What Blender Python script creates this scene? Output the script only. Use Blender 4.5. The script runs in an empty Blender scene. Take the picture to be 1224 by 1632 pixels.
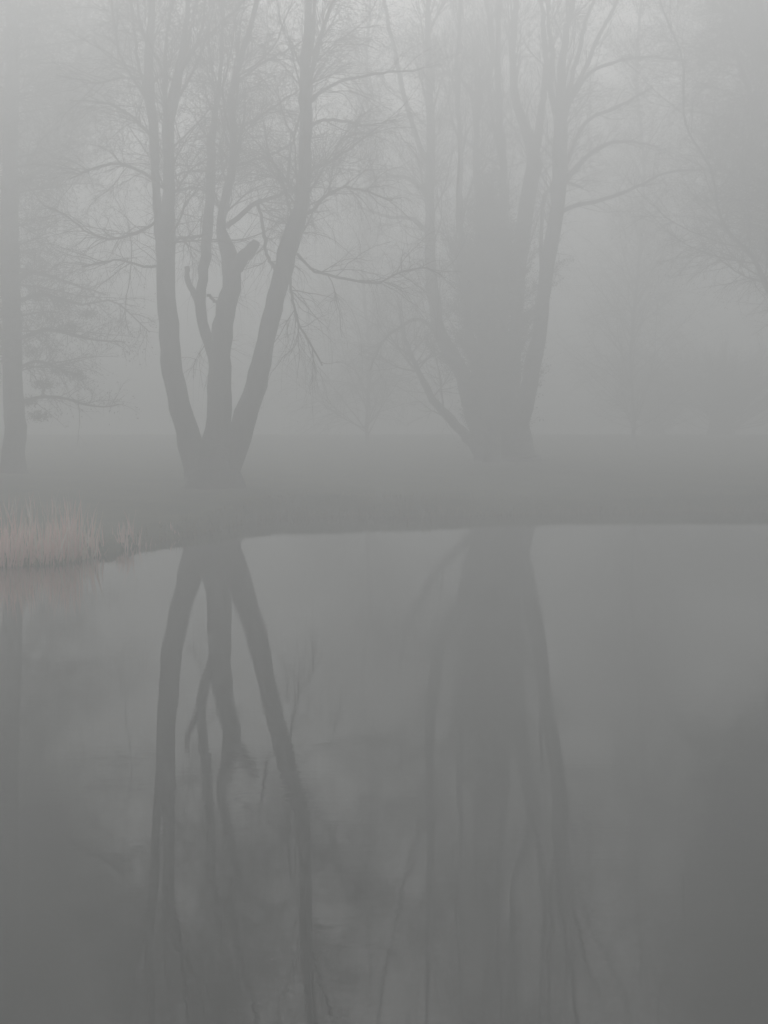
import bpy, math
import numpy as np
sc = bpy.context.scene
col = sc.collection
R = math.radians

# ------------------------------------------------------------ camera
F, HZ, CH = 3300.0, 694.0, 1.75          # focal length in photo pixels, horizon row, eye height
cam = bpy.data.objects.new('camera', bpy.data.cameras.new('camera'))
col.objects.link(cam); sc.camera = cam
cam.location = (0, 0, CH); cam.rotation_euler = (R(90), 0, 0)
cam.data.sensor_width = 36; cam.data.lens = F / 1632 * 36
cam.data.shift_y = -(816 - HZ) / 1632
cam.data.clip_start = 0.05; cam.data.clip_end = 2000

DS = F / 2000.0                            # depth per unit of the layout sketch

# ------------------------------------------------------------ world, sun, exposure
SUN_EL, SUN_AZ = R(34), R(-8)           # azimuth from +Y (behind the trees), clockwise
w = bpy.data.worlds.new('World'); sc.world = w; w.use_nodes = True
nt = w.node_tree; nt.nodes.clear()
sky = nt.nodes.new('ShaderNodeTexSky'); sky.sky_type = 'NISHITA'; sky.sun_disc = False
sky.sun_elevation = SUN_EL; sky.sun_rotation = SUN_AZ
sky.dust_density = 6; sky.air_density = 1.0; sky.ozone_density = 1
hs = nt.nodes.new('ShaderNodeHueSaturation'); hs.inputs['Saturation'].default_value = 0.10
bg = nt.nodes.new('ShaderNodeBackground'); bg.inputs['Strength'].default_value = 0.11
wo = nt.nodes.new('ShaderNodeOutputWorld')
nt.links.new(sky.outputs[0], hs.inputs['Color']); nt.links.new(hs.outputs[0], bg.inputs[0]); nt.links.new(bg.outputs[0], wo.inputs[0])
sl = bpy.data.lights.new('sun', 'SUN'); sl.energy = 1.2; sl.angle = R(30); sl.color = (1, .985, .965)
so = bpy.data.objects.new('sun', sl); col.objects.link(so)
from mathutils import Vector
sd = Vector((math.sin(SUN_AZ) * math.cos(SUN_EL), math.cos(SUN_AZ) * math.cos(SUN_EL), math.sin(SUN_EL)))
so.rotation_euler = sd.to_track_quat('Z', 'Y').to_euler(); so.location = sd * 60
sc.view_settings.view_transform = 'Standard'; sc.view_settings.look = 'None'
sc.view_settings.exposure = -0.65; sc.view_settings.gamma = 1
sc.cycles.use_denoising = True
sc.cycles.max_bounces = 8; sc.cycles.volume_bounces = 3
sc.cycles.diffuse_bounces = 2; sc.cycles.glossy_bounces = 3; sc.cycles.transmission_bounces = 2
sc.cycles.caustics_reflective = False; sc.cycles.caustics_refractive = False

HAZE = 0.034

# ------------------------------------------------------------ helpers
def tag(o, label=None, cat=None, group=None, kind=None):
    for k, v in (('label', label), ('category', cat), ('group', group), ('kind', kind)):
        if v: o[k] = v
    return o

def empty(name, loc):
    o = bpy.data.objects.new(name, None); col.objects.link(o); o.location = loc
    return o

def mesh_obj(name, verts, faces, mat, parent=None, smooth=True):
    """verts (n,3) array; faces: list of arrays (m,3) or (m,4). World coordinates; re-based on the parent."""
    me = bpy.data.meshes.new(name)
    verts = np.asarray(verts, dtype=np.float32)
    if parent is not None: verts = verts - np.array(parent.location, dtype=np.float32)
    faces = [np.asarray(f) for f in (faces if isinstance(faces, list) else [faces]) if len(f)]
    loops = np.concatenate([f.ravel() for f in faces]).astype(np.int32)
    tot = np.concatenate([np.full(len(f), f.shape[1]) for f in faces]).astype(np.int32)
    start = np.concatenate([[0], np.cumsum(tot)[:-1]]).astype(np.int32)
    me.vertices.add(len(verts)); me.vertices.foreach_set('co', verts.ravel())
    me.loops.add(len(loops)); me.loops.foreach_set('vertex_index', loops)
    me.polygons.add(len(tot)); me.polygons.foreach_set('loop_start', start); me.polygons.foreach_set('loop_total', tot)
    me.polygons.foreach_set('use_smooth', np.full(len(tot), smooth))
    me.materials.append(mat); me.update(calc_edges=True); me.validate()
    o = bpy.data.objects.new(name, me); col.objects.link(o)
    if parent is not None: o.parent = parent
    return o

def nrm(v): return v / np.maximum(np.linalg.norm(v, axis=-1, keepdims=True), 1e-9)

def tubes(P, Rad, n, rng=None, rough=0.0, cap=True):
    """P (N,K,3), Rad (N,K) -> verts, faces of N tapered tubes of n sides."""
    N, K, _ = P.shape
    T = np.empty_like(P); T[:, 1:-1] = P[:, 2:] - P[:, :-2]; T[:, 0] = P[:, 1] - P[:, 0]; T[:, -1] = P[:, -1] - P[:, -2]
    T = nrm(T)
    ref = np.where(np.abs(T[:, :1, 2:3]) > .9, np.array([[[0., 1, 0]]]), np.array([[[0., .05, 1]]]))
    ref = np.broadcast_to(ref, P.shape)
    # one reference for the tube; keeps rings aligned
    A = nrm(np.cross(T, ref)); B = np.cross(T, A)
    ang = np.arange(n) * 2 * math.pi / n
    rr = Rad[:, :, None] * np.ones(n)
    if rough and rng is not None:
        ns = rng.normal(size=(N, K, n)); ns = (ns + np.roll(ns, 1, 2) + np.roll(ns, 1, 1)) / 1.7
        rr = rr * (1 + rough * ns)
    V = P[:, :, None] + rr[..., None] * (np.cos(ang)[:, None] * A[:, :, None] + np.sin(ang)[:, None] * B[:, :, None])
    V = V.reshape(-1, 3)
    i = np.arange(N)[:, None, None]; k = np.arange(K - 1)[None, :, None]; j = np.arange(n)[None, None, :]
    a = (i * K + k) * n + j; b = (i * K + k) * n + (j + 1) % n
    Q = np.stack([a, b, b + n, a + n], -1).reshape(-1, 4)
    faces = [Q]
    if cap:
        c = len(V); V = np.concatenate([V, P[:, -1], P[:, 0]])
        i2 = np.arange(N)[:, None]; j2 = np.arange(n)[None]
        top = (i2 * K + K - 1) * n
        t1 = np.stack([top + j2, top + (j2 + 1) % n, np.broadcast_to(c + i2, (N, n))], -1).reshape(-1, 3)
        t0 = np.stack([i2 * K * n + (j2 + 1) % n, i2 * K * n + j2, np.broadcast_to(c + N + i2, (N, n))], -1).reshape(-1, 3)
        faces += [np.concatenate([t1, t0])]
    return V, faces

def join(parts):
    vs, q, t, off = [], [], [], 0
    for V, Fs in parts:
        for f in Fs: (q if f.shape[1] == 4 else t).append(f + off)
        vs.append(V); off += len(V)
    return np.concatenate(vs), [np.concatenate(x) for x in (q, t) if x]

def resample(P, K):
    """Catmull-Rom through control points (m, c) -> (K, c)"""
    P = np.asarray(P, float); m = len(P)
    d = np.concatenate([[0], np.cumsum(np.linalg.norm(np.diff(P[:, :3], axis=0), axis=1))])
    s = np.linspace(0, d[-1], K); i = np.clip(np.searchsorted(d, s, side='right') - 1, 0, m - 2)
    u = ((s - d[i]) / (d[i + 1] - d[i]))[:, None]
    p0, p1, p2, p3 = P[np.maximum(i - 1, 0)], P[i], P[i + 1], P[np.minimum(i + 2, m - 1)]
    out = .5 * (2 * p1 + (p2 - p0) * u + (2 * p0 - 5 * p1 + 4 * p2 - p3) * u ** 2 + (3 * p1 - p0 - 3 * p2 + p3) * u ** 3)
    out[:, 3] = np.maximum(out[:, 3], np.minimum(p1, p2)[:, 3] * .8)
    return out

def at(x, y, d): return np.array([(x - 612) / F * d, d, CH + (HZ - y) / F * d])

def limb(pts, d, K=26, rng=None, jit=0.012):
    """pts rows: photo x, y, width in px, depth offset in m -> path (K,3), radius (K,)"""
    W = []
    for p in pts:
        D = d + (p[3] if len(p) > 3 else 0)
        W.append([*at(p[0], p[1], D), p[2] / 2 / F * D])
    S = resample(W, K)
    if rng is not None:
        j = rng.normal(size=(K, 3)) * jit; j[0] = 0; S[:, :3] += j
    return S[:, :3], S[:, 3]

def grow(P, Rd, n, rng, t=(.15, 1.), L=(1, 2), ang=(35, 70), K=6, wig=.18, up=0., droop=0., r=(.6, .02), tip=.25, bias=None, spread=1.0):
    """n children on the parent paths P (N,M,3): start, direction, curve, taper"""
    N, M, _ = P.shape
    ln = np.linalg.norm(np.diff(P, axis=1), axis=2).sum(1); pi = rng.choice(N, n, p=ln / ln.sum())
    tt = rng.uniform(t[0], t[1], n) * (M - 1) * .999; k = tt.astype(int); u = (tt - k)[:, None]
    pos = P[pi, k] * (1 - u) + P[pi, k + 1] * u
    tan = nrm(P[pi, k + 1] - P[pi, k])
    pr = Rd[pi, k] * (1 - u[:, 0]) + Rd[pi, k + 1] * u[:, 0]
    rv = rng.normal(size=(n, 3)) * np.array([1, spread, 1])
    if bias is not None: rv += bias
    perp = nrm(rv - (rv * tan).sum(1, keepdims=True) * tan)
    a = np.radians(rng.uniform(*ang, n))[:, None]
    d = tan * np.cos(a) + perp * np.sin(a)
    length = rng.uniform(*L, n) * (1.05 - .5 * tt / M)
    out = np.empty((n, K, 3)); out[:, 0] = pos
    for q in range(1, K):
        d = nrm(d + rng.normal(size=(n, 3)) * wig + np.array([0, 0, up - droop * q / K]))
        out[:, q] = out[:, q - 1] + d * (length / (K - 1))[:, None]
    r0 = np.minimum(pr * r[0], r[1]) * rng.uniform(.7, 1, n)
    Rr = r0[:, None] * np.linspace(1, tip, K)[None]
    return out, Rr

def specks(P, n, size, rng, flat=.5):
    """n small leaf-like quads scattered along paths P"""
    N, K, _ = P.shape
    i = rng.integers(0, N, n); k = rng.integers(1, K, n)
    c = P[i, k] + rng.normal(size=(n, 3)) * size * 1.2
    a = nrm(rng.normal(size=(n, 3))); b = nrm(np.cross(a, rng.normal(size=(n, 3))))
    s = rng.uniform(.5, 1.2, (n, 1)) * size
    V = np.stack([c - a * s, c + b * s * flat, c + a * s, c - b * s * flat], 1).reshape(-1, 3)
    return V, [np.arange(n * 4).reshape(-1, 4)]

# ------------------------------------------------------------ materials
def nodemat(name):
    m = bpy.data.materials.new(name); m.use_nodes = True
    return m, m.node_tree, m.node_tree.nodes['Principled BSDF']

def mottled(name, c1, c2, scale, rough=.9, bump=0., stretch=(1, 1, 1), detail=5, island=False):
    m, t, b = nodemat(name)
    rp = t.nodes.new('ShaderNodeValToRGB'); rp.color_ramp.elements[0].color = (*c1, 1); rp.color_ramp.elements[1].color = (*c2, 1)
    if island:
        g = t.nodes.new('ShaderNodeNewGeometry'); t.links.new(g.outputs['Random Per Island'], rp.inputs[0])
    else:
        rp.color_ramp.elements[0].position = .32; rp.color_ramp.elements[1].position = .68
        tc = t.nodes.new('ShaderNodeTexCoord'); mp = t.nodes.new('ShaderNodeMapping'); mp.inputs['Scale'].default_value = stretch
        nz = t.nodes.new('ShaderNodeTexNoise'); nz.inputs['Scale'].default_value = scale; nz.inputs['Detail'].default_value = detail
        t.links.new(tc.outputs['Object'], mp.inputs[0]); t.links.new(mp.outputs[0], nz.inputs['Vector']); t.links.new(nz.outputs[0], rp.inputs[0])
        if bump:
            bp = t.nodes.new('ShaderNodeBump'); bp.inputs['Strength'].default_value = bump; bp.inputs['Distance'].default_value = .02
            t.links.new(nz.outputs[0], bp.inputs['Height']); t.links.new(bp.outputs[0], b.inputs['Normal'])
    t.links.new(rp.outputs[0], b.inputs['Base Color']); b.inputs['Roughness'].default_value = rough
    return m

BARK = mottled('bark', (.035, .032, .028), (.085, .078, .066), 9, bump=.8, stretch=(1, 1, .25))
TWIG = mottled('twig_bark', (.045, .038, .03), (.08, .068, .05), 1.2)
BUD = mottled('spring_buds', (.075, .075, .035), (.13, .115, .06), 1, island=True)
NEEDLE = mottled('needles', (.035, .04, .028), (.07, .065, .045), 1, island=True)
EVERG = mottled('evergreen_sprays', (.03, .042, .03), (.055, .07, .045), 1, island=True)
LAWN = mottled('lawn_grass', (.070, .090, .046), (.14, .145, .08), .9, bump=.5, detail=9)
GRASSM = mottled('bank_grass', (.09, .10, .05), (.34, .29, .18), 1, island=True)
REED, rt, rb = nodemat('dry_reed')
_g = rt.nodes.new('ShaderNodeNewGeometry'); _r = rt.nodes.new('ShaderNodeValToRGB'); cr = _r.color_ramp
cr.elements[0].color = (.90, .62, .56, 1); cr.elements[1].color = (.95, .92, .84, 1)
for p, c in ((.3, (.97, .70, .65)), (.55, (.97, .71, .67)), (.72, (.75, .64, .52))):
    e = cr.elements.new(p); e.color = (*c, 1)
rt.links.new(_g.outputs['Random Per Island'], _r.inputs[0]); rt.links.new(_r.outputs[0], rb.inputs['Base Color']); rb.inputs['Roughness'].default_value = .8
_t = rt.nodes.new('ShaderNodeBsdfTranslucent'); _m = rt.nodes.new('ShaderNodeMixShader'); _m.inputs[0].default_value = .78   # thin dry blades let light through
rt.links.new(_r.outputs[0], _t.inputs[0]); rt.links.new(rb.outputs[0], _m.inputs[1]); rt.links.new(_t.outputs[0], _m.inputs[2])
rt.links.new(_m.outputs[0], rt.nodes['Material Output'].inputs[0])

WATER, wt, wb = nodemat('pond_water')
wb.inputs['Base Color'].default_value = (.022, .024, .019, 1); wb.inputs['Roughness'].default_value = .012
wb.inputs['IOR'].default_value = 1.333; wb.inputs['Specular IOR Level'].default_value = .5
tc = wt.nodes.new('ShaderNodeTexCoord')
def wn(scale, sx, sy, det):
    mp = wt.nodes.new('ShaderNodeMapping'); mp.inputs['Scale'].default_value = (sx, sy, 1)
    n = wt.nodes.new('ShaderNodeTexNoise'); n.inputs['Scale'].default_value = scale; n.inputs['Detail'].default_value = det
    wt.links.new(tc.outputs['Object'], mp.inputs[0]); wt.links.new(mp.outputs[0], n.inputs['Vector']); return n
n1, n2, n3 = wn(3.2, .55, 1, 3), wn(13, .2, 1, 2), wn(.35, .5, 1, 1)
b1 = wt.nodes.new('ShaderNodeBump'); b1.inputs['Strength'].default_value = 1; b1.inputs['Distance'].default_value = .0005
b2 = wt.nodes.new('ShaderNodeBump'); b2.inputs['Strength'].default_value = 1; b2.inputs['Distance'].default_value = .00026
mul = wt.nodes.new('ShaderNodeMath'); mul.operation = 'MULTIPLY'
mr = wt.nodes.new('ShaderNodeMapRange'); mr.inputs['From Min'].default_value = .4; mr.inputs['From Max'].default_value = .65
mr.inputs['To Min'].default_value = .8; mr.inputs['To Max'].default_value = 1.5
wt.links.new(n3.outputs[0], mr.inputs['Value'])
wt.links.new(n2.outputs[0], mul.inputs[0]); wt.links.new(mr.outputs[0], mul.inputs[1])
wt.links.new(n1.outputs[0], b1.inputs['Height']); wt.links.new(mul.outputs[0], b2.inputs['Height'])
wt.links.new(b1.outputs[0], b2.inputs['Normal']); wt.links.new(b2.outputs[0], wb.inputs['Normal'])

# ------------------------------------------------------------ ground and water
SX = np.array([-170, -30, -8, -5.1, -4.3, -4.0, -3.85, -3.4, -3.0, -2.7, -2.1, -1.0, 1.5, 5, 9, 20, 170.])
SY = np.array([10, 13, 15.8, 16.6, 17.1, 18.6, 20.3, 21.6, 24.0, 25.8, 26.7, 27.0, 27.3, 28.2, 28.9, 29.9, 34.]) * DS
def sstep(x): x = np.clip(x, 0, 1); return x * x * (3 - 2 * x)
def wobble(x, y): return np.sin(x * 1.3 + y * .7) + .6 * np.sin(x * 3.1 - y * 1.1 + 1) + .4 * np.sin(x * 7.3 + 2.1) + .3 * np.sin(y * 5.7 + x)
def ground_z(x, y):
    x = np.asarray(x, float); y = np.asarray(y, float)
    s = y - np.interp(x, SX, SY) + .10 * wobble(x, y)
    lawn = np.interp(y, np.array([20, 28, 44, 60, 75, 110, 260]) * DS, [.37, .43, 1.05, 1.80, 1.75, 1.2, 1.0])
    left = sstep((-x - 1.2) / 1.6) * (1 - sstep((y / DS - 21) / 9))
    low = np.interp(x, [-1, 1, 4, 12], [0, .08, .20, .22]) * (1 - sstep((y / DS - 27) / 9))
    top = (lawn - low) * (1 - left) + (.10 + .02 * (y / DS - 16)) * left
    rise = sstep((s + .15) / (1.6 + .9 * left))
    bottom = -.06 - .9 * sstep(-s / 6)
    z = bottom * (1 - rise) + top * rise
    return z + .012 * wobble(x * 1.7, y * 1.9) * rise
def axis(a, b, fine, lo, hi, coarse):
    return np.unique(np.concatenate([np.arange(a, lo, coarse), np.arange(lo, hi, fine), np.arange(hi, b + coarse, coarse)]))
gx = axis(-190, 190, .14, -12, 16, 3.0); gy = axis(-50, 340, .16, 24, 60, 2.0)
X, Y = np.meshgrid(gx, gy); Z = ground_z(X, Y)
V = np.stack([X, Y, Z], -1).reshape(-1, 3)
nx, ny = len(gx), len(gy)
a = (np.arange(ny - 1)[:, None] * nx + np.arange(nx - 1)[None]).ravel()
g = mesh_obj('ground', V, np.stack([a, a + 1, a + 1 + nx, a + nx], -1), LAWN); tag(g, kind='structure')
wv = np.array([[-189, -49, 0], [189, -49, 0], [189, 75, 0], [-189, 75, 0.]])
tag(mesh_obj('pond_water', wv, np.array([[0, 1, 2, 3]]), WATER, smooth=False), kind='structure')
def gz(x, y): return float(ground_z(x, y))

# ------------------------------------------------------------ blades (reeds, grass)
def blades(x, y, h, wd, rng, lean=.25, K=4, z0=None):
    n = len(x); z = ground_z(x, y) if z0 is None else z0
    th = rng.uniform(0, 2 * math.pi, n); side = np.stack([np.cos(th), np.sin(th), 0 * th], -1)
    dv = nrm(np.stack([rng.normal(size=n) * lean, rng.normal(size=n) * lean, np.ones(n)], -1))
    bend = rng.normal(size=(n, 2)) * lean * .6
    pts = []
    p = np.stack([x, y, z - .03], -1)
    for k in range(K):
        wk = (wd * (1 - k / (K - 1)) ** .7 + .0006)[:, None]
        pts += [p - side * wk, p + side * wk]
        dv = nrm(dv + np.stack([bend[:, 0], bend[:, 1], -0.03 * np.ones(n)], -1) * (k + 1) / K)
        p = p + dv * (h / (K - 1))[:, None]
    V = np.stack(pts, 1).reshape(-1, 3)
    i = np.arange(n)[:, None] * 2 * K; k = np.arange(K - 1)[None] * 2
    a = (i + k).ravel()
    return V, [np.stack([a, a + 1, a + 3, a + 2], -1)]

rng = np.random.default_rng(5)
def reed_patch(x0, x1, n, rng, dy=(.05, 3.4), h=(.35, .85), xp=1.):
    x = x0 + (x1 - x0) * rng.uniform(size=n) ** xp
    sh = np.interp(x, SX, SY)
    y = sh + rng.uniform(*dy, n) * rng.uniform(.3, 1, n)
    clump = .7 + .3 * np.sin(x * 7 + 1.3) * np.sin(x * 3.7 + y * .4)
    return x, y, rng.uniform(*h, n) * clump
x, y, h = reed_patch(-7.2, -3.98, 1500, rng, h=(.4, 1.02), xp=.9)
kp = 612 + x / y * F < 135 + 40 * rng.uniform(size=len(x)); x, y, h = x[kp], y[kp], h[kp]
h *= np.interp(x, [-5.2, -4.6, -4.2, -3.95], [1, .95, .8, .6])
v1 = blades(x, y, h, rng.uniform(.005, .019, len(x)), rng, .12)
x2, y2, h2 = reed_patch(-7.2, -4.0, 420, rng, h=(.2, .5))
kp = 612 + x2 / y2 * F < 165; x2, y2, h2 = x2[kp], y2[kp], h2[kp]
v2 = blades(x2, y2, h2, rng.uniform(.004, .01, len(x2)), rng, .55)
tag(mesh_obj('reeds', *join([v1, v2]), REED), 'pinkish tan bed of dry reeds standing at the water edge on the left', 'reeds', kind='stuff')
# a few reeds on the tip of the spit
xs = at(209, 0, 20.7 * DS)[0]
def reed_tuft(label, xc, n, wid, hr, tall, dy=.1):
    yc = dy * DS
    for _ in range(200):                       # walk back to the water edge along this line of the spit
        if ground_z(xc * (yc - .05) / yc, yc - .05) < .03: break
        xc *= (yc - .05) / yc; yc -= .05
    yc += .12
    root = empty('reed_clump', (xc, yc, gz(xc, yc))); tag(root, label, 'reeds', 'small reed clumps at the tip of the spit')
    x = xc + rng.normal(size=n) * wid; y = yc + rng.uniform(-.05, .25, n)
    h = rng.uniform(*hr, n); h[:len(tall)] = tall; x[:len(tall)] = xc + rng.normal(size=len(tall)) * .04
    for k in range(n):
        mesh_obj('stalk', *blades(x[k:k+1], y[k:k+1], h[k:k+1], np.array([rng.uniform(.007, .014) if k else .018]), rng, .16), REED, root)
reed_tuft('small clump of thin dry reeds with one tall pale stalk, right of the main bed', at(211, 0, 20.7 * DS)[0], 46, .15, (.16, .42), (.64, .50), 20.7)
reed_tuft('short stubby clump of reeds between the main bed and the clump with the tall stalk', at(193, 0, 20.3 * DS)[0], 24, .05, (.16, .38), (.46, .4), 20.3)
reed_tuft('last low wisps of dry reed beside the foot of the forked dark tree', at(278, 0, 22.3 * DS)[0], 12, .16, (.06, .18), (.2,), 22.3)
x = rng.uniform(-8.3, -5.9, 110); y = rng.uniform(22.5 * DS, 25 * DS, 110)
pv = blades(x, y, rng.uniform(.15, .5, 110), rng.uniform(.004, .012, 110), rng, .2)
tag(mesh_obj('far_reeds', *pv, REED), 'faint thin row of dry stalks behind the main reed bed', 'reeds', kind='stuff')

# short grass and dead stems on the bank
x = rng.uniform(-9, 13, 30000); s = rng.exponential(.8, 30000) - .12; s = s + .12 * np.sin(x * 2.3) * np.sin(x * 6.1 + 1)
y = np.interp(x, SX, SY) + s + .1
h = rng.uniform(.03, .12, len(x)) * (1 + 2.2 * (s < .35) * rng.uniform(0, 1, len(x)) ** 2); 
ok = (y < 40 * DS)
pv = blades(x[ok], y[ok], h[ok], np.full(ok.sum(), .007), rng, .5, K=3)
tag(mesh_obj('bank_grass', *pv, GRASSM), 'short rough grass along the pond bank', 'grass', kind='stuff')

# ------------------------------------------------------------ trees
def assemble(name, label, cat, loc, trunk, stems, crown_levels, bud_paths=None, buds=0, bud_size=.02, bud_mat=None, rng=None, group=None, cm=None, tufts=None):
    root = empty(name, loc); tag(root, label, cat, group)
    for pn, items in (('trunk', trunk), ('stem', stems)):
        for P, r in items:
            mesh_obj(pn, *tubes(P[None], r[None], 14, rng, .06), BARK, root)
    parts = [tubes(P, r, n, rng, .03 if n > 5 else 0, cap=(n > 4)) for P, r, n in crown_levels]
    mesh_obj('crown', *join(parts), cm or TWIG, root)
    if buds:
        sp = [specks(bud_paths, buds, bud_size, rng)]
        for c, rad in (tufts or []):             # needle clusters on the low boughs
            sp.append(specks(np.array(c) + rng.normal(size=(260, 3, 3)) * rad * np.array([1, 1, .45]), 700, bud_size * .8, rng))
        mesh_obj('foliage', *join(sp), bud_mat or BUD, root)
    return root

def stack(limbs, K=26):
    return np.stack([l[0] for l in limbs]), np.stack([l[1] for l in limbs])

# --- the three-stemmed tree on the left bank
D1 = 30.0 * DS
rng = np.random.default_rng(11)
L = lambda pts, d=D1, K=26: limb(pts, d, K, rng)
base1 = at(340, 0, D1); g1 = gz(base1[0], D1)
yb = HZ + (CH - g1) / D1 * F
trunk1 = [L([(342, yb + 25, 128), (341, yb, 98), (340, yb - 20, 80), (341, 735, 72), (345, 712, 56), (349, 695, 20)])]
A = L([(318, 760, 48), (309, 725, 42), (299, 690, 38, -.1), (286, 640, 34, -.3), (273, 580, 32, -.5), (267, 500, 31, -.7), (264, 430, 30, -.8), (264, 380, 31, -.9), (268, 331, 20, -1.0), (269, 240, 18, -1.1), (268, 200, 20, -1.1), (283, 125, 15, -1.2), (295, 50, 9, -1.3), (302, -20, 7, -1.4), (315, -160, 4, -1.8)], K=48)
A1 = L([(262, 400, 22, -.85), (252, 345, 15, -.8), (247, 270, 13, -.6), (243, 200, 16, -.4), (237, 110, 15, -.2), (242, 0, 11, 0), (236, -120, 7, .2), (225, -240, 3, .4)], K=36)
B = L([(348, 600, 20, .1), (338, 562, 18, .2), (328, 530, 17, .3), (319, 490, 17, .4), (322, 450, 16, .5), (328, 409, 18, .6), (333, 331, 16, .8), (336, 278, 13, .9), (336, 230, 14, 1.0), (343, 180, 8, 1.2), (352, 100, 6, 1.4), (356, 0, 5, 1.6), (366, -140, 3, 2)], K=44)
Bs = L([(320, 492, 10, .4), (310, 470, 10, .3), (301, 450, 9, .2), (298, 425, 8, .2)], K=10)
C = L([(346, 745, 52), (347, 700, 44), (350, 640, 38), (352, 560, 35, .2), (359, 500, 32, .2), (368, 460, 30, .3), (368, 425, 28, .3), (359, 388, 22, .3), (353, 357, 15, .2), (358, 318, 15, .2), (370, 278, 13, .1), (373, 226, 12, 0), (372, 200, 12, 0), (367, 165, 11, -.1), (375, 125, 10, -.2), (388, 80, 9, -.3), (400, 40, 8, -.4), (409, 0, 8, -.5), (414, -90, 6, -.8), (430, -200, 3, -1)], K=60)
C2 = L([(367, 445, 22, .3), (378, 422, 22, .1), (394, 402, 20, -.1), (404, 391, 17, -.2), (409, 385, 12, -.2)], K=14)
Dd = L([(360, 760, 48), (372, 715, 44), (385, 682, 40, -.1), (399, 645, 37, -.2), (410, 608, 33, -.3), (420, 558, 29, -.4), (432, 508, 29, -.5), (445, 458, 29, -.5), (457, 408, 31, -.5), (468, 375, 31, -.6), (480, 331, 24, -.6), (485, 278, 21, -.6), (488, 200, 20, -.6), (488, 150, 21, -.6), (486, 100, 17, -.5), (490, 30, 12, -.4), (495, -40, 9, -.3), (500, -180, 5, 0)], K=56)
stems1 = [A, A1, B, Bs, C, C2, Dd]
hand = [
 [(361, 362, 11, .2), (388, 341, 10, .3), (409, 323, 9, .3), (435, 315, 8, .2), (456, 305, 8, .1), (470, 300, 8, -.2), (480, 300, 6, -.5)],
 [(410, 323, 7, .3), (416, 345, 6, .3), (421, 375, 7, .1), (424, 400, 7, -.1), (434, 420, 7, -.3), (446, 432, 7, -.5)],
 [(466, 308, 7), (459, 290, 7), (460, 270, 7), (463, 240, 5), (470, 215, 4), (478, 180, 3)],
 [(264, 384, 6, -.8), (290, 380, 6, -.3), (318, 376, 6, .4), (332, 372, 5, .6)],
 [(331, 470, 6, .4), (343, 480, 6, .3), (356, 489, 6, .2)],
 [(322, 528, 7, .3), (336, 545, 9, .2), (346, 560, 9, .2)],
 [(250, 352, 7, -.8), (235, 363, 6, -.9), (210, 374, 6, -1.0), (175, 380, 5, -1.1), (140, 370, 4, -1.2), (100, 340, 3, -1.3), (70, 328, 2, -1.4)],
 [(488, 170, 9, -.6), (520, 140, 7, -.9), (560, 125, 6, -1.1), (612, 116, 5, -1.3), (660, 112, 3, -1.5)],
 [(490, 340, 8, -.6), (508, 325, 7, -.7), (525, 308, 6, -.8), (548, 299, 5, -.9), (585, 305, 4, -1), (625, 320, 3, -1.2)],
 [(474, 405, 6, -.5), (500, 432, 5, -.7), (540, 442, 5, -.9), (600, 451, 4, -1.1), (640, 433, 4, -1.2), (680, 428, 3, -1.4), (705, 440, 2, -1.5)],
 [(462, 440, 5, -.5), (465, 470, 5, -.6), (474, 510, 4, -.7), (492, 545, 4, -.8), (515, 582, 3, -.9)],
 [(488, 150, 10, -.6), (505, 80, 9, -.7), (520, 30, 8, -.8), (545, -30, 6, -.9), (575, -150, 3, -1)],
 [(489, 120, 8, -.6), (499, 60, 7, -.4), (502, 0, 6, -.2), (512, -100, 3, 0)],
 [(282, 130, 8, -1.2), (305, 85, 6, -1.3), (340, 50, 5, -1.4), (390, 0, 4, -1.6), (430, -50, 3, -1.8)],
 [(268, 205, 9, -1.1), (262, 150, 8, -1.2), (266, 60, 6, -1.3), (275, 0, 5, -1.4), (285, -90, 3, -1.5)],
 [(246, 180, 9, -.4), (222, 110, 7, -.2), (216, 60, 6, 0), (209, 0, 5, .2), (200, -80, 3, .4)],
 [(244, 170, 8, -.4), (196, 100, 5, -.3), (186, 60, 5, -.2), (177, 0, 4, 0), (170, -80, 3, .2)],
 [(283, 120, 8, -1.2), (300, 65, 6, -1.1), (313, 0, 5, -1), (320, -90, 3, -.8)],
 [(286, 110, 8, -1.2), (318, 60, 6, -1), (328, 0, 5, -.9), (345, -90, 3, -.8)],
 [(372, 200, 6, 0), (400, 195, 5, .2), (440, 168, 4, .4), (480, 140, 3, .5)],
 [(374, 265, 6, .1), (405, 255, 5, .3), (440, 243, 5, .5), (470, 225, 4, .7)],
 [(375, 135, 6, -.2), (410, 105, 5, -.4), (450, 85, 4, -.6), (490, 60, 3, -.8)],
 [(336, 275, 5, .9), (310, 272, 4, .6), (290, 276, 4, .2), (270, 285, 3, -.3)],
 [(333, 310, 5, .8), (318, 301, 4, .6), (300, 300, 4, .3), (282, 304, 3, 0)],
 [(488, 200, 7, -.6), (530, 190, 6, -1), (580, 200, 4, -1.4), (630, 190, 3, -1.8)],
 [(486, 275, 7, -.6), (520, 260, 6, -.9), (560, 235, 5, -1.2), (600, 205, 4, -1.5)],
 [(262, 300, 7, -1), (220, 270, 6, -1.4), (170, 262, 5, -1.8), (110, 285, 3, -2.2)],
 [(250, 230, 7, -.6), (215, 190, 6, -.9), (170, 165, 5, -1.2), (110, 160, 3, -1.5)],
 [(264, 420, 6, -.8), (235, 425, 5, -1.2), (190, 415, 4, -1.6), (130, 425, 3, -2)],
 [(242, 130, 6, -.2), (200, 125, 5, -.4), (150, 130, 4, -.6), (90, 120, 3, -.8)],
]
hb = stack([L([(q[0], q[1], q[2] * .8, *q[3:]) for q in p], D1, 20) for p in hand])
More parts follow.
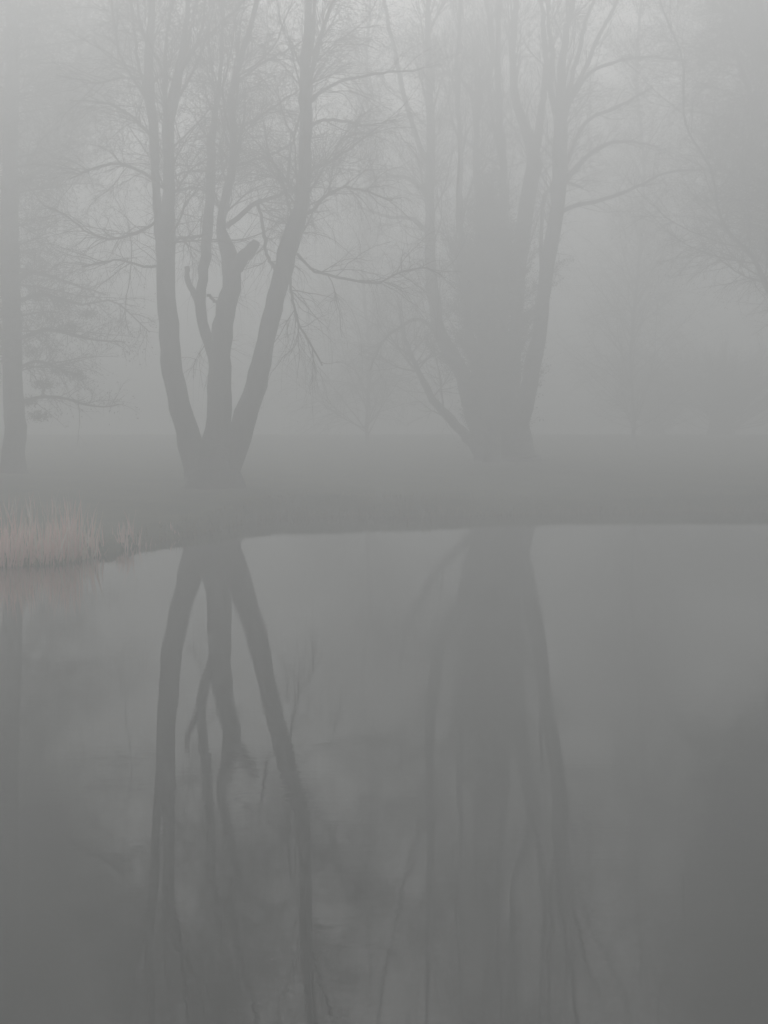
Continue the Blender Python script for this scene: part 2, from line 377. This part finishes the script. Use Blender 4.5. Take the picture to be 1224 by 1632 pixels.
ST = stack([limb([(0, 0, 1, 0), (1, 1, 1, 0)], D1, 26)] * 0 or [ (resample(np.c_[s[0], s[1]], 40)[:, :3], resample(np.c_[s[0], s[1]], 40)[:, 3]) for s in (A, A1, B, C, Dd)])
rng = np.random.default_rng(12)
def crown_from(ST, hb, rng, n1, n2, n3, n4, t1=(.38, 1), droop=(.1, .12, .25, .35), l=(1.6, 4.4, .8, 2.2, .5, 1.3, .25, .8), r=(.036, .016, .009, .0055), bias=None, up=.06, whips=2500, ups=30):
    b1 = grow(*ST, n1, rng, t1, (l[0], l[1]), (28, 68), 12, .13, up, droop[0], (.45, r[0]), .25, bias)
    u1 = grow(*ST, ups, rng, (.42, .93), (2.6, 4.6), (12, 32), 12, .07, .10, 0, (.6, .06), .2)
    u2 = grow(*u1, ups * 2, rng, (.1, .8), (1.4, 3.0), (12, 35), 12, .08, .08, 0, (.6, .035), .2)
    b1 = tuple(np.concatenate(q) for q in zip(b1, u1, u2))
    lv = [(b1[0], b1[1], 5)]
    S2 = (np.concatenate([resampleN(hb[0], 12), b1[0]]), np.concatenate([resampleN(hb[1][..., None], 12)[..., 0], b1[1]])) if hb is not None else b1
    if hb is not None: lv.append((hb[0], hb[1], 8))
    b2 = grow(*S2, n2, rng, (.08, 1), (l[2], l[3]), (25, 70), 9, .16, up * .6, droop[1], (.6, r[1]), .3)
    b3 = grow(*b2, n3, rng, (.1, 1), (l[4], l[5]), (20, 65), 6, .2, 0, droop[2], (.7, r[2]), .4)
    b4 = grow(*b3, n4, rng, (.1, 1), (l[6], l[7]), (15, 65), 4, .22, 0, droop[3], (.8, r[3]), .5)
    wp = grow(*b2, whips, rng, (.3, 1), (.8, 2.4), (20, 60), 9, .10, 0, 1.1, (.7, .0048), .5)
    return lv + [(b2[0], b2[1], 4), (b3[0], b3[1], 3), (*wp, 3), (b4[0], b4[1], 3)]
def resampleN(A_, K):
    M = A_.shape[1]; t = np.linspace(0, M - 1.001, K); k = t.astype(int); u = (t - k)[None, :, None]
    return A_[:, k] * (1 - u) + A_[:, k + 1] * u
cr1 = crown_from(ST, hb, rng, 72, 2200, 12000, 24000, ups=22)
assemble('bare_tree', 'dark bare tree with three bold trunks forking low on the bank right of the reeds', 'tree', (base1[0], D1, g1), trunk1, stems1, cr1, cr1[-1][0], 36000, .016, BUD, rng)

# --- the many-stemmed clump right of centre
D3 = 41 * DS
rng = np.random.default_rng(31)
L3 = lambda pts, K=30: limb(pts, D3, K, rng, .016)
b3c = at(805, 0, D3); g3 = gz(b3c[0], D3); yb3 = HZ + (CH - g3) / D3 * F
trunk3 = [L3([(806, yb3 + 14, 138), (806, yb3, 112), (806, yb3 - 22, 94), (806, 695, 84), (806, 665, 68), (806, 630, 44), (806, 600, 14)])]
S3 = [
 [(775, 720, 40), (757, 660, 32), (738, 598, 26, -.3), (706, 540, 21, -.7), (691, 475, 18, -1), (686, 408, 17, -1.1), (684, 330, 16, -1.2), (686, 250, 15, -1.3), (685, 150, 12, -1.3), (683, 60, 9, -1.3), (680, -80, 5, -1.2)],
 [(770, 725, 24), (745, 698, 17, .4), (715, 665, 14, .8), (692, 640, 12, 1), (672, 605, 9, 1.2), (655, 565, 7, 1.5), (641, 520, 5, 1.8), (632, 470, 3, 2)],
 [(815, 710, 38), (836, 640, 28, -.2), (850, 580, 25, -.4), (861, 520, 23, -.5), (868, 450, 22, -.6), (878, 390, 24, -.7), (888, 325, 23, -.8), (892, 250, 24, -.9), (895, 185, 20, -1), (893, 125, 14, -1), (901, 70, 11, -1), (912, 0, 9, -1), (925, -130, 4, -1)],
 [(805, 710, 36), (816, 620, 24, .3), (822, 540, 20, .5), (826, 450, 20, .6), (832, 380, 24, .7), (838, 325, 24, .7), (851, 262, 25, .7), (843, 218, 18, .7), (824, 170, 14, .6), (817, 100, 11, .5), (821, 20, 9, .5), (826, -120, 4, .5)],
 [(790, 715, 36), (783, 620, 18, .6), (773, 520, 14, .9), (766, 430, 13, 1), (764, 340, 14, 1), (760, 250, 11, 1.1), (762, 160, 9, 1.2), (782, 115, 8, 1.2), (784, 50, 7, 1.2), (772, -10, 6, 1.2), (768, -130, 4, 1.3)],
 [(800, 715, 32), (797, 600, 17, -.5), (805, 480, 14, -.8), (801, 360, 12, -1), (803, 270, 13, -1.1), (797, 190, 11, -1.2), (793, 100, 9, -1.2), (797, 0, 7, -1.2), (806, -120, 4, -1.2)],
 [(780, 718, 30), (764, 620, 16, -.6), (746, 520, 13, -1), (738, 430, 11, -1.2), (732, 330, 10, -1.3), (733, 230, 8, -1.5), (728, 120, 6, -1.6), (735, 0, 5, -1.6), (740, -100, 3, -1.6)],
 [(850, 262, 16, .7), (862, 180, 12, .8), (870, 110, 10, .9), (866, 40, 8, 1), (862, -40, 6, 1), (866, -140, 3, 1)],
 [(895, 200, 12, -1), (879, 150, 10, -1), (880, 90, 8, -1), (874, 30, 6, -1), (880, -80, 3, -1)],
]
stems3 = [L3(p, 40) for p in S3]
hand3 = [
 [(687, 265, 9, -1.3), (672, 240, 9, -1.2), (647, 165, 8, -1.1), (627, 75, 7, -1), (612, 0, 6, -.9), (600, -90, 3, -.8)],
 [(893, 200, 10, -.9), (912, 150, 8, -.8), (937, 100, 7, -.7), (960, 45, 6, -.6), (985, 0, 5, -.4), (1010, -70, 3, -.2)],
 [(892, 205, 9, -.9), (915, 150, 7, -1.2), (945, 115, 6, -1.5), (992, 96, 5, -1.8), (1047, 90, 4, -2), (1100, 100, 2, -2.2)],
 [(885, 340, 8, -.8), (915, 329, 7, -1), (962, 318, 6, -1.3), (1012, 300, 5, -1.6), (1062, 275, 4, -2), (1132, 270, 3, -2.4)],
 [(888, 320, 8, -.8), (905, 285, 7, -.6), (940, 245, 6, -.3), (990, 225, 5, 0), (1050, 235, 3, .3)],
 [(866, 470, 7, -.6), (862, 380, 6, .1), (870, 310, 6, .5), (895, 290, 5, .8), (930, 300, 4, 1.1)],
 [(764, 170, 7, 1.2), (745, 140, 6, 1), (728, 120, 5, .8), (700, 118, 4, .6), (660, 125, 3, .4)],
 [(684, 320, 8, -1.2), (660, 290, 7, -1.4), (625, 280, 5, -1.6), (580, 290, 3, -1.8)],
 [(686, 380, 7, -1.1), (660, 350, 6, -1), (620, 345, 5, -.8), (570, 330, 3, -.6)],
 [(706, 540, 8, -.7), (670, 510, 6, -1), (640, 520, 5, -1.2), (610, 545, 4, -1.4), (590, 590, 3, -1.5)],
 [(896, 180, 8, -1), (920, 90, 7, -1.3), (935, 30, 6, -1.5), (960, -30, 4, -1.7)],
 [(893, 290, 7, -.9), (930, 200, 6, -.4), (985, 170, 5, 0), (1040, 140, 4, .5)],
]
hb3 = stack([L3(p, 20) for p in hand3])
ST3 = stack([(resample(np.c_[s[0], s[1]], 40)[:, :3], resample(np.c_[s[0], s[1]], 40)[:, 3]) for s in stems3])
cr3 = crown_from(ST3, hb3, rng, 130, 2800, 14000, 26000, t1=(.25, 1), up=.12, ups=60)
assemble('clump_tree', 'faint bare tree of many upright stems fanning from one base right of centre', 'tree', (b3c[0], D3, g3), trunk3, stems3, cr3, cr3[-1][0], 50000, .018, BUD, rng)

# --- generic trees
def simple_tree(name, label, x, D, seed, trunk_pts, n, l, buds, bsize, bmat, ang=(60, 95), droop=.12, up=.05, t1=(.2, 1), hand=None, extra=None, tw=1.0, cat='tree', group=None, r=.035, tufts=None):
    rng = np.random.default_rng(seed)
    D = D * DS; c = at(x, 0, D); gr = gz(c[0], D); yb = HZ + (CH - gr) / D * F
    w0 = trunk_pts[0][2]
    T = limb([(x, yb + 15, w0 * 1.7), (x, yb, w0 * 1.4), (x, yb - 18, w0 * 1.12)] + trunk_pts, D, 50, rng, .012)
    S = [limb(p, D, 50, rng, .012) for p in (extra or [])]
    A_ = stack([T] + S)
    b1 = grow(*A_, n[0], rng, t1, (l[0], l[1]), ang, 12, .09, up, droop, (.45, r * tw), .2)
    lv = [(*b1, 5)]
    if hand:
        hb = stack([limb(p, D, 12, rng) for p in hand]); lv.append((*hb, 6)); b1 = (np.concatenate([b1[0], hb[0]]), np.concatenate([b1[1], hb[1]]))
    b2 = grow(*b1, n[1], rng, (.12, 1), (l[2], l[3]), (30, 75), 8, .14, 0, droop, (.6, .015 * tw), .3)
    b3 = grow(*b2, n[2], rng, (.1, 1), (l[4], l[5]), (25, 70), 5, .2, 0, droop * 1.6, (.7, .0085 * tw), .4)
    lv += [(*b2, 4), (*b3, 3)]
    return assemble(name, label, cat, (c[0], D, gr), [T], S, lv, np.concatenate([b3[0]]), buds, bsize, bmat, rng, group, tufts=[(at(q[0], q[1], D - .3), q[2] / F * D) for q in (tufts or [])])

simple_tree('larch_tree', 'tall straight single trunk with level drooping boughs at the left edge behind the reeds', 20, 35, 41,
    [(23, 690, 36), (21, 620, 32), (18, 500, 30), (15, 380, 28), (16, 250, 25), (20, 100, 22), (18, -50, 14), (20, -130, 6)],
    (120, 2600, 20000), (2.0, 4.8, .5, 1.9, .15, .7), 24000, .036, NEEDLE, (70, 100), .06, .02, (.2, 1),
    tufts=[(62, 662, 9), (95, 588, 10), (122, 598, 8), (78, 505, 12), (52, 560, 10), (108, 522, 10), (70, 612, 9), (60, 470, 13), (100, 480, 12), (45, 640, 8), (140, 500, 9)],
    hand=[[(30, 590, 6), (60, 575, 5), (100, 590, 3), (130, 598, 2)], [(34, 640, 6, -.5), (90, 632, 5, -.8), (150, 648, 3, -1.2), (190, 645, 2, -1.5)],
          [(28, 480, 8), (70, 470, 6), (130, 485, 4), (180, 480, 3), (240, 530, 2)], [(30, 540, 7, -.5), (80, 525, 6, -1), (140, 540, 4, -1.4), (200, 545, 2, -2)],
          [(30, 430, 8), (80, 440, 6), (120, 455, 4), (170, 470, 3)]])

simple_tree('broad_tree', 'pale spreading tree reaching in from the right edge with budding twigs', 1345, 38, 51,
    [(1325, 690, 60), (1318, 600, 52), (1305, 480, 40), (1285, 350, 28), (1258, 200, 18), (1230, 80, 13), (1200, -20, 9), (1180, -100, 4)],
    (170, 5000, 56000), (2.5, 6.0, .9, 2.6, .3, 1.2), 60000, .026, BUD, (35, 75), .10, .10, (.25, 1),
    extra=[[(1318, 600, 40), (1270, 520, 22, -1), (1230, 470, 12, -1.6), (1198, 410, 7, -2), (1150, 352, 5, -2), (1132, 270, 4, -2), (1092, 195, 4, -2), (1086, 90, 3, -2), (1052, 0, 3, -2), (1050, -90, 2, -2)],
           [(1310, 560, 36), (1290, 400, 22, 1), (1240, 260, 13, 2), (1185, 120, 8, 2.5), (1150, 0, 6, 3), (1130, -90, 3, 3)],
           [(1322, 640, 36), (1380, 500, 28, 1), (1430, 350, 20, 2), (1450, 200, 14, 2), (1460, 0, 8, 2), (1465, -90, 4, 2)]])

simple_tree('budding_tree', 'hazy brownish budding crown filling the top left corner behind the larch', -70, 41, 61,
    [(-70, 690, 40), (-66, 600, 36), (-50, 480, 28), (-25, 330, 18), (0, 200, 13), (25, 60, 9), (50, -60, 5), (60, -90, 3)],
    (170, 5000, 56000), (2.5, 6.5, .9, 2.6, .3, 1.2), 70000, .03, BUD, (40, 80), .06, .06, (.4, 1),
    extra=[[(-50, 470, 22), (0, 360, 14, 1), (60, 260, 10, 1), (110, 140, 8, 1), (140, 20, 6, 1), (160, -80, 3, 1)],
           [(-55, 500, 22), (-110, 320, 18, -1), (-150, 180, 11, -1), (-170, 40, 8, -1), (-180, -60, 5, -1), (-185, -90, 3, -1)]])

for x, D, sd, lb, tp in [(585, 51, 91, 'palest bare tree far off in the gap between the forked tree and the many-stemmed tree', [(583, 690, 5), (588, 560, 5), (578, 420, 5), (592, 260, 5), (584, 120, 6), (590, 0, 4), (592, -60, 3)]),
                     (1010, 53, 92, 'pale bare far tree in the fog right of the many-stemmed tree', [(1012, 690, 5), (1005, 560, 5), (1018, 420, 5), (1026, 260, 5), (1014, 120, 6), (1022, 0, 4), (1020, -60, 3)])]:
    simple_tree('far_tree', lb, x, D, sd, tp, (110, 1500, 9000), (2.0, 6.5, .9, 2.8, .4, 1.5), 12000, .03, BUD, (20, 60), .16, .10, (.03, .95), group='bare trees far back in the fog')

# --- dense evergreens: upright sprays of leaf scales round a trunk
def evergreen(name, label, x, D, seed, ytop, halfw, n=42000, size=.045, prof=None, group=None, rag=0.):
    rng = np.random.default_rng(seed)
    D = D * DS; c = at(x, 0, D); gr = gz(c[0], D); H = at(x, ytop, D)[2] - gr; hw = halfw / F * D
    root = empty(name, (c[0], D, gr)); tag(root, label, 'evergreen', group)
    z = np.linspace(-.1, H * .97, 20); tp = np.stack([c[0] + .05 * np.sin(z), D + 0 * z, gr + z], -1)
    tr = np.linspace(.16, .015, 20) * hw
    mesh_obj('trunk', *tubes(tp[None], tr[None], 8, rng, .05), BARK, root)
    b = grow(tp[None], tr[None], 480, rng, (.03, 1), (.8, 1.0), (50, 85), 8, .08, .12, .0, (.5, .03), .3)
    P = b[0].copy(); t = (P[:, 0, 2] - gr) / H
    pr = np.interp(t, prof[0], prof[1]) * hw * rng.uniform(.25, 1.45, len(t)) ** 1.3 * (1 + rag * np.sin(t * 17 + np.arctan2(P[:, -1, 1] - D, P[:, -1, 0] - c[0]) * 3))
    P = P[:, :1] + (P - P[:, :1]) * pr[:, None, None]
    b2 = grow(P, b[1], 7000, rng, (.3, 1), (.25, .95), (20, 60), 5, .15, .15, 0, (.6, .008), .4)
    mesh_obj('crown', *join([tubes(P, b[1], 4, cap=False), tubes(*b2, 3, cap=False)]), TWIG, root)
    mesh_obj('foliage', *specks(b2[0], n, size, rng, .45), EVERG, root)
evergreen('arborvitae', 'dense dark upright evergreen column standing against the stems of the many-stemmed tree', 783, 40, 71, 262, 98, rag=.3,
          prof=([0, .12, .3, .55, .72, .86, 1], [.4, .62, .95, 1, .62, .38, .1]), n=52000)
for i, (x, D, yt, hwp, lb) in enumerate([(1150, 60, 585, 150, 'faint low rounded evergreen shrub on the lawn at far right, the taller one'),
                              (1040, 64, 600, 120, 'faint small evergreen shrub on the lawn just right of the many-stemmed tree')]):
    evergreen('evergreen_shrub', lb, x, D, 80 + i, yt, hwp, n=12000, prof=([0, .2, .5, .8, 1], [1, 1, .8, .45, .1]), rag=.35, group='evergreen shrubs on the far lawn')

# ------------------------------------------------------------ haze (closed box round everything, sky outside)
hv = np.array([[x, y, z] for z in (-2.2, 18.2) for y in (-56, 346) for x in (-196, 196)], float)
hf = np.array([[0, 2, 3, 1], [4, 5, 7, 6], [0, 1, 5, 4], [2, 6, 7, 3], [0, 4, 6, 2], [1, 3, 7, 5]])
hm = bpy.data.materials.new('haze_air'); hm.use_nodes = True; hn = hm.node_tree; hn.nodes.clear()
pvn = hn.nodes.new('ShaderNodeVolumePrincipled'); mo = hn.nodes.new('ShaderNodeOutputMaterial')
pvn.inputs['Color'].default_value = (.919, .931, .935, 1); pvn.inputs['Density'].default_value = HAZE; pvn.inputs['Anisotropy'].default_value = 0.6
hn.links.new(pvn.outputs[0], mo.inputs['Volume'])
tag(mesh_obj('haze', hv, hf, hm, smooth=False), 'thick pale morning fog filling the air over the pond', 'haze', kind='stuff')
for o in bpy.data.objects:
    if o.type == 'MESH':
        v = np.empty(len(o.data.vertices) * 3, np.float32); o.data.vertices.foreach_get('co', v); v = v.reshape(-1, 3)
        print('ZTOP', o.name, round(float(v[:, 2].max()) + (o.parent.location.z if o.parent else 0), 1), len(o.data.polygons)) if len(v) > 5000 else None
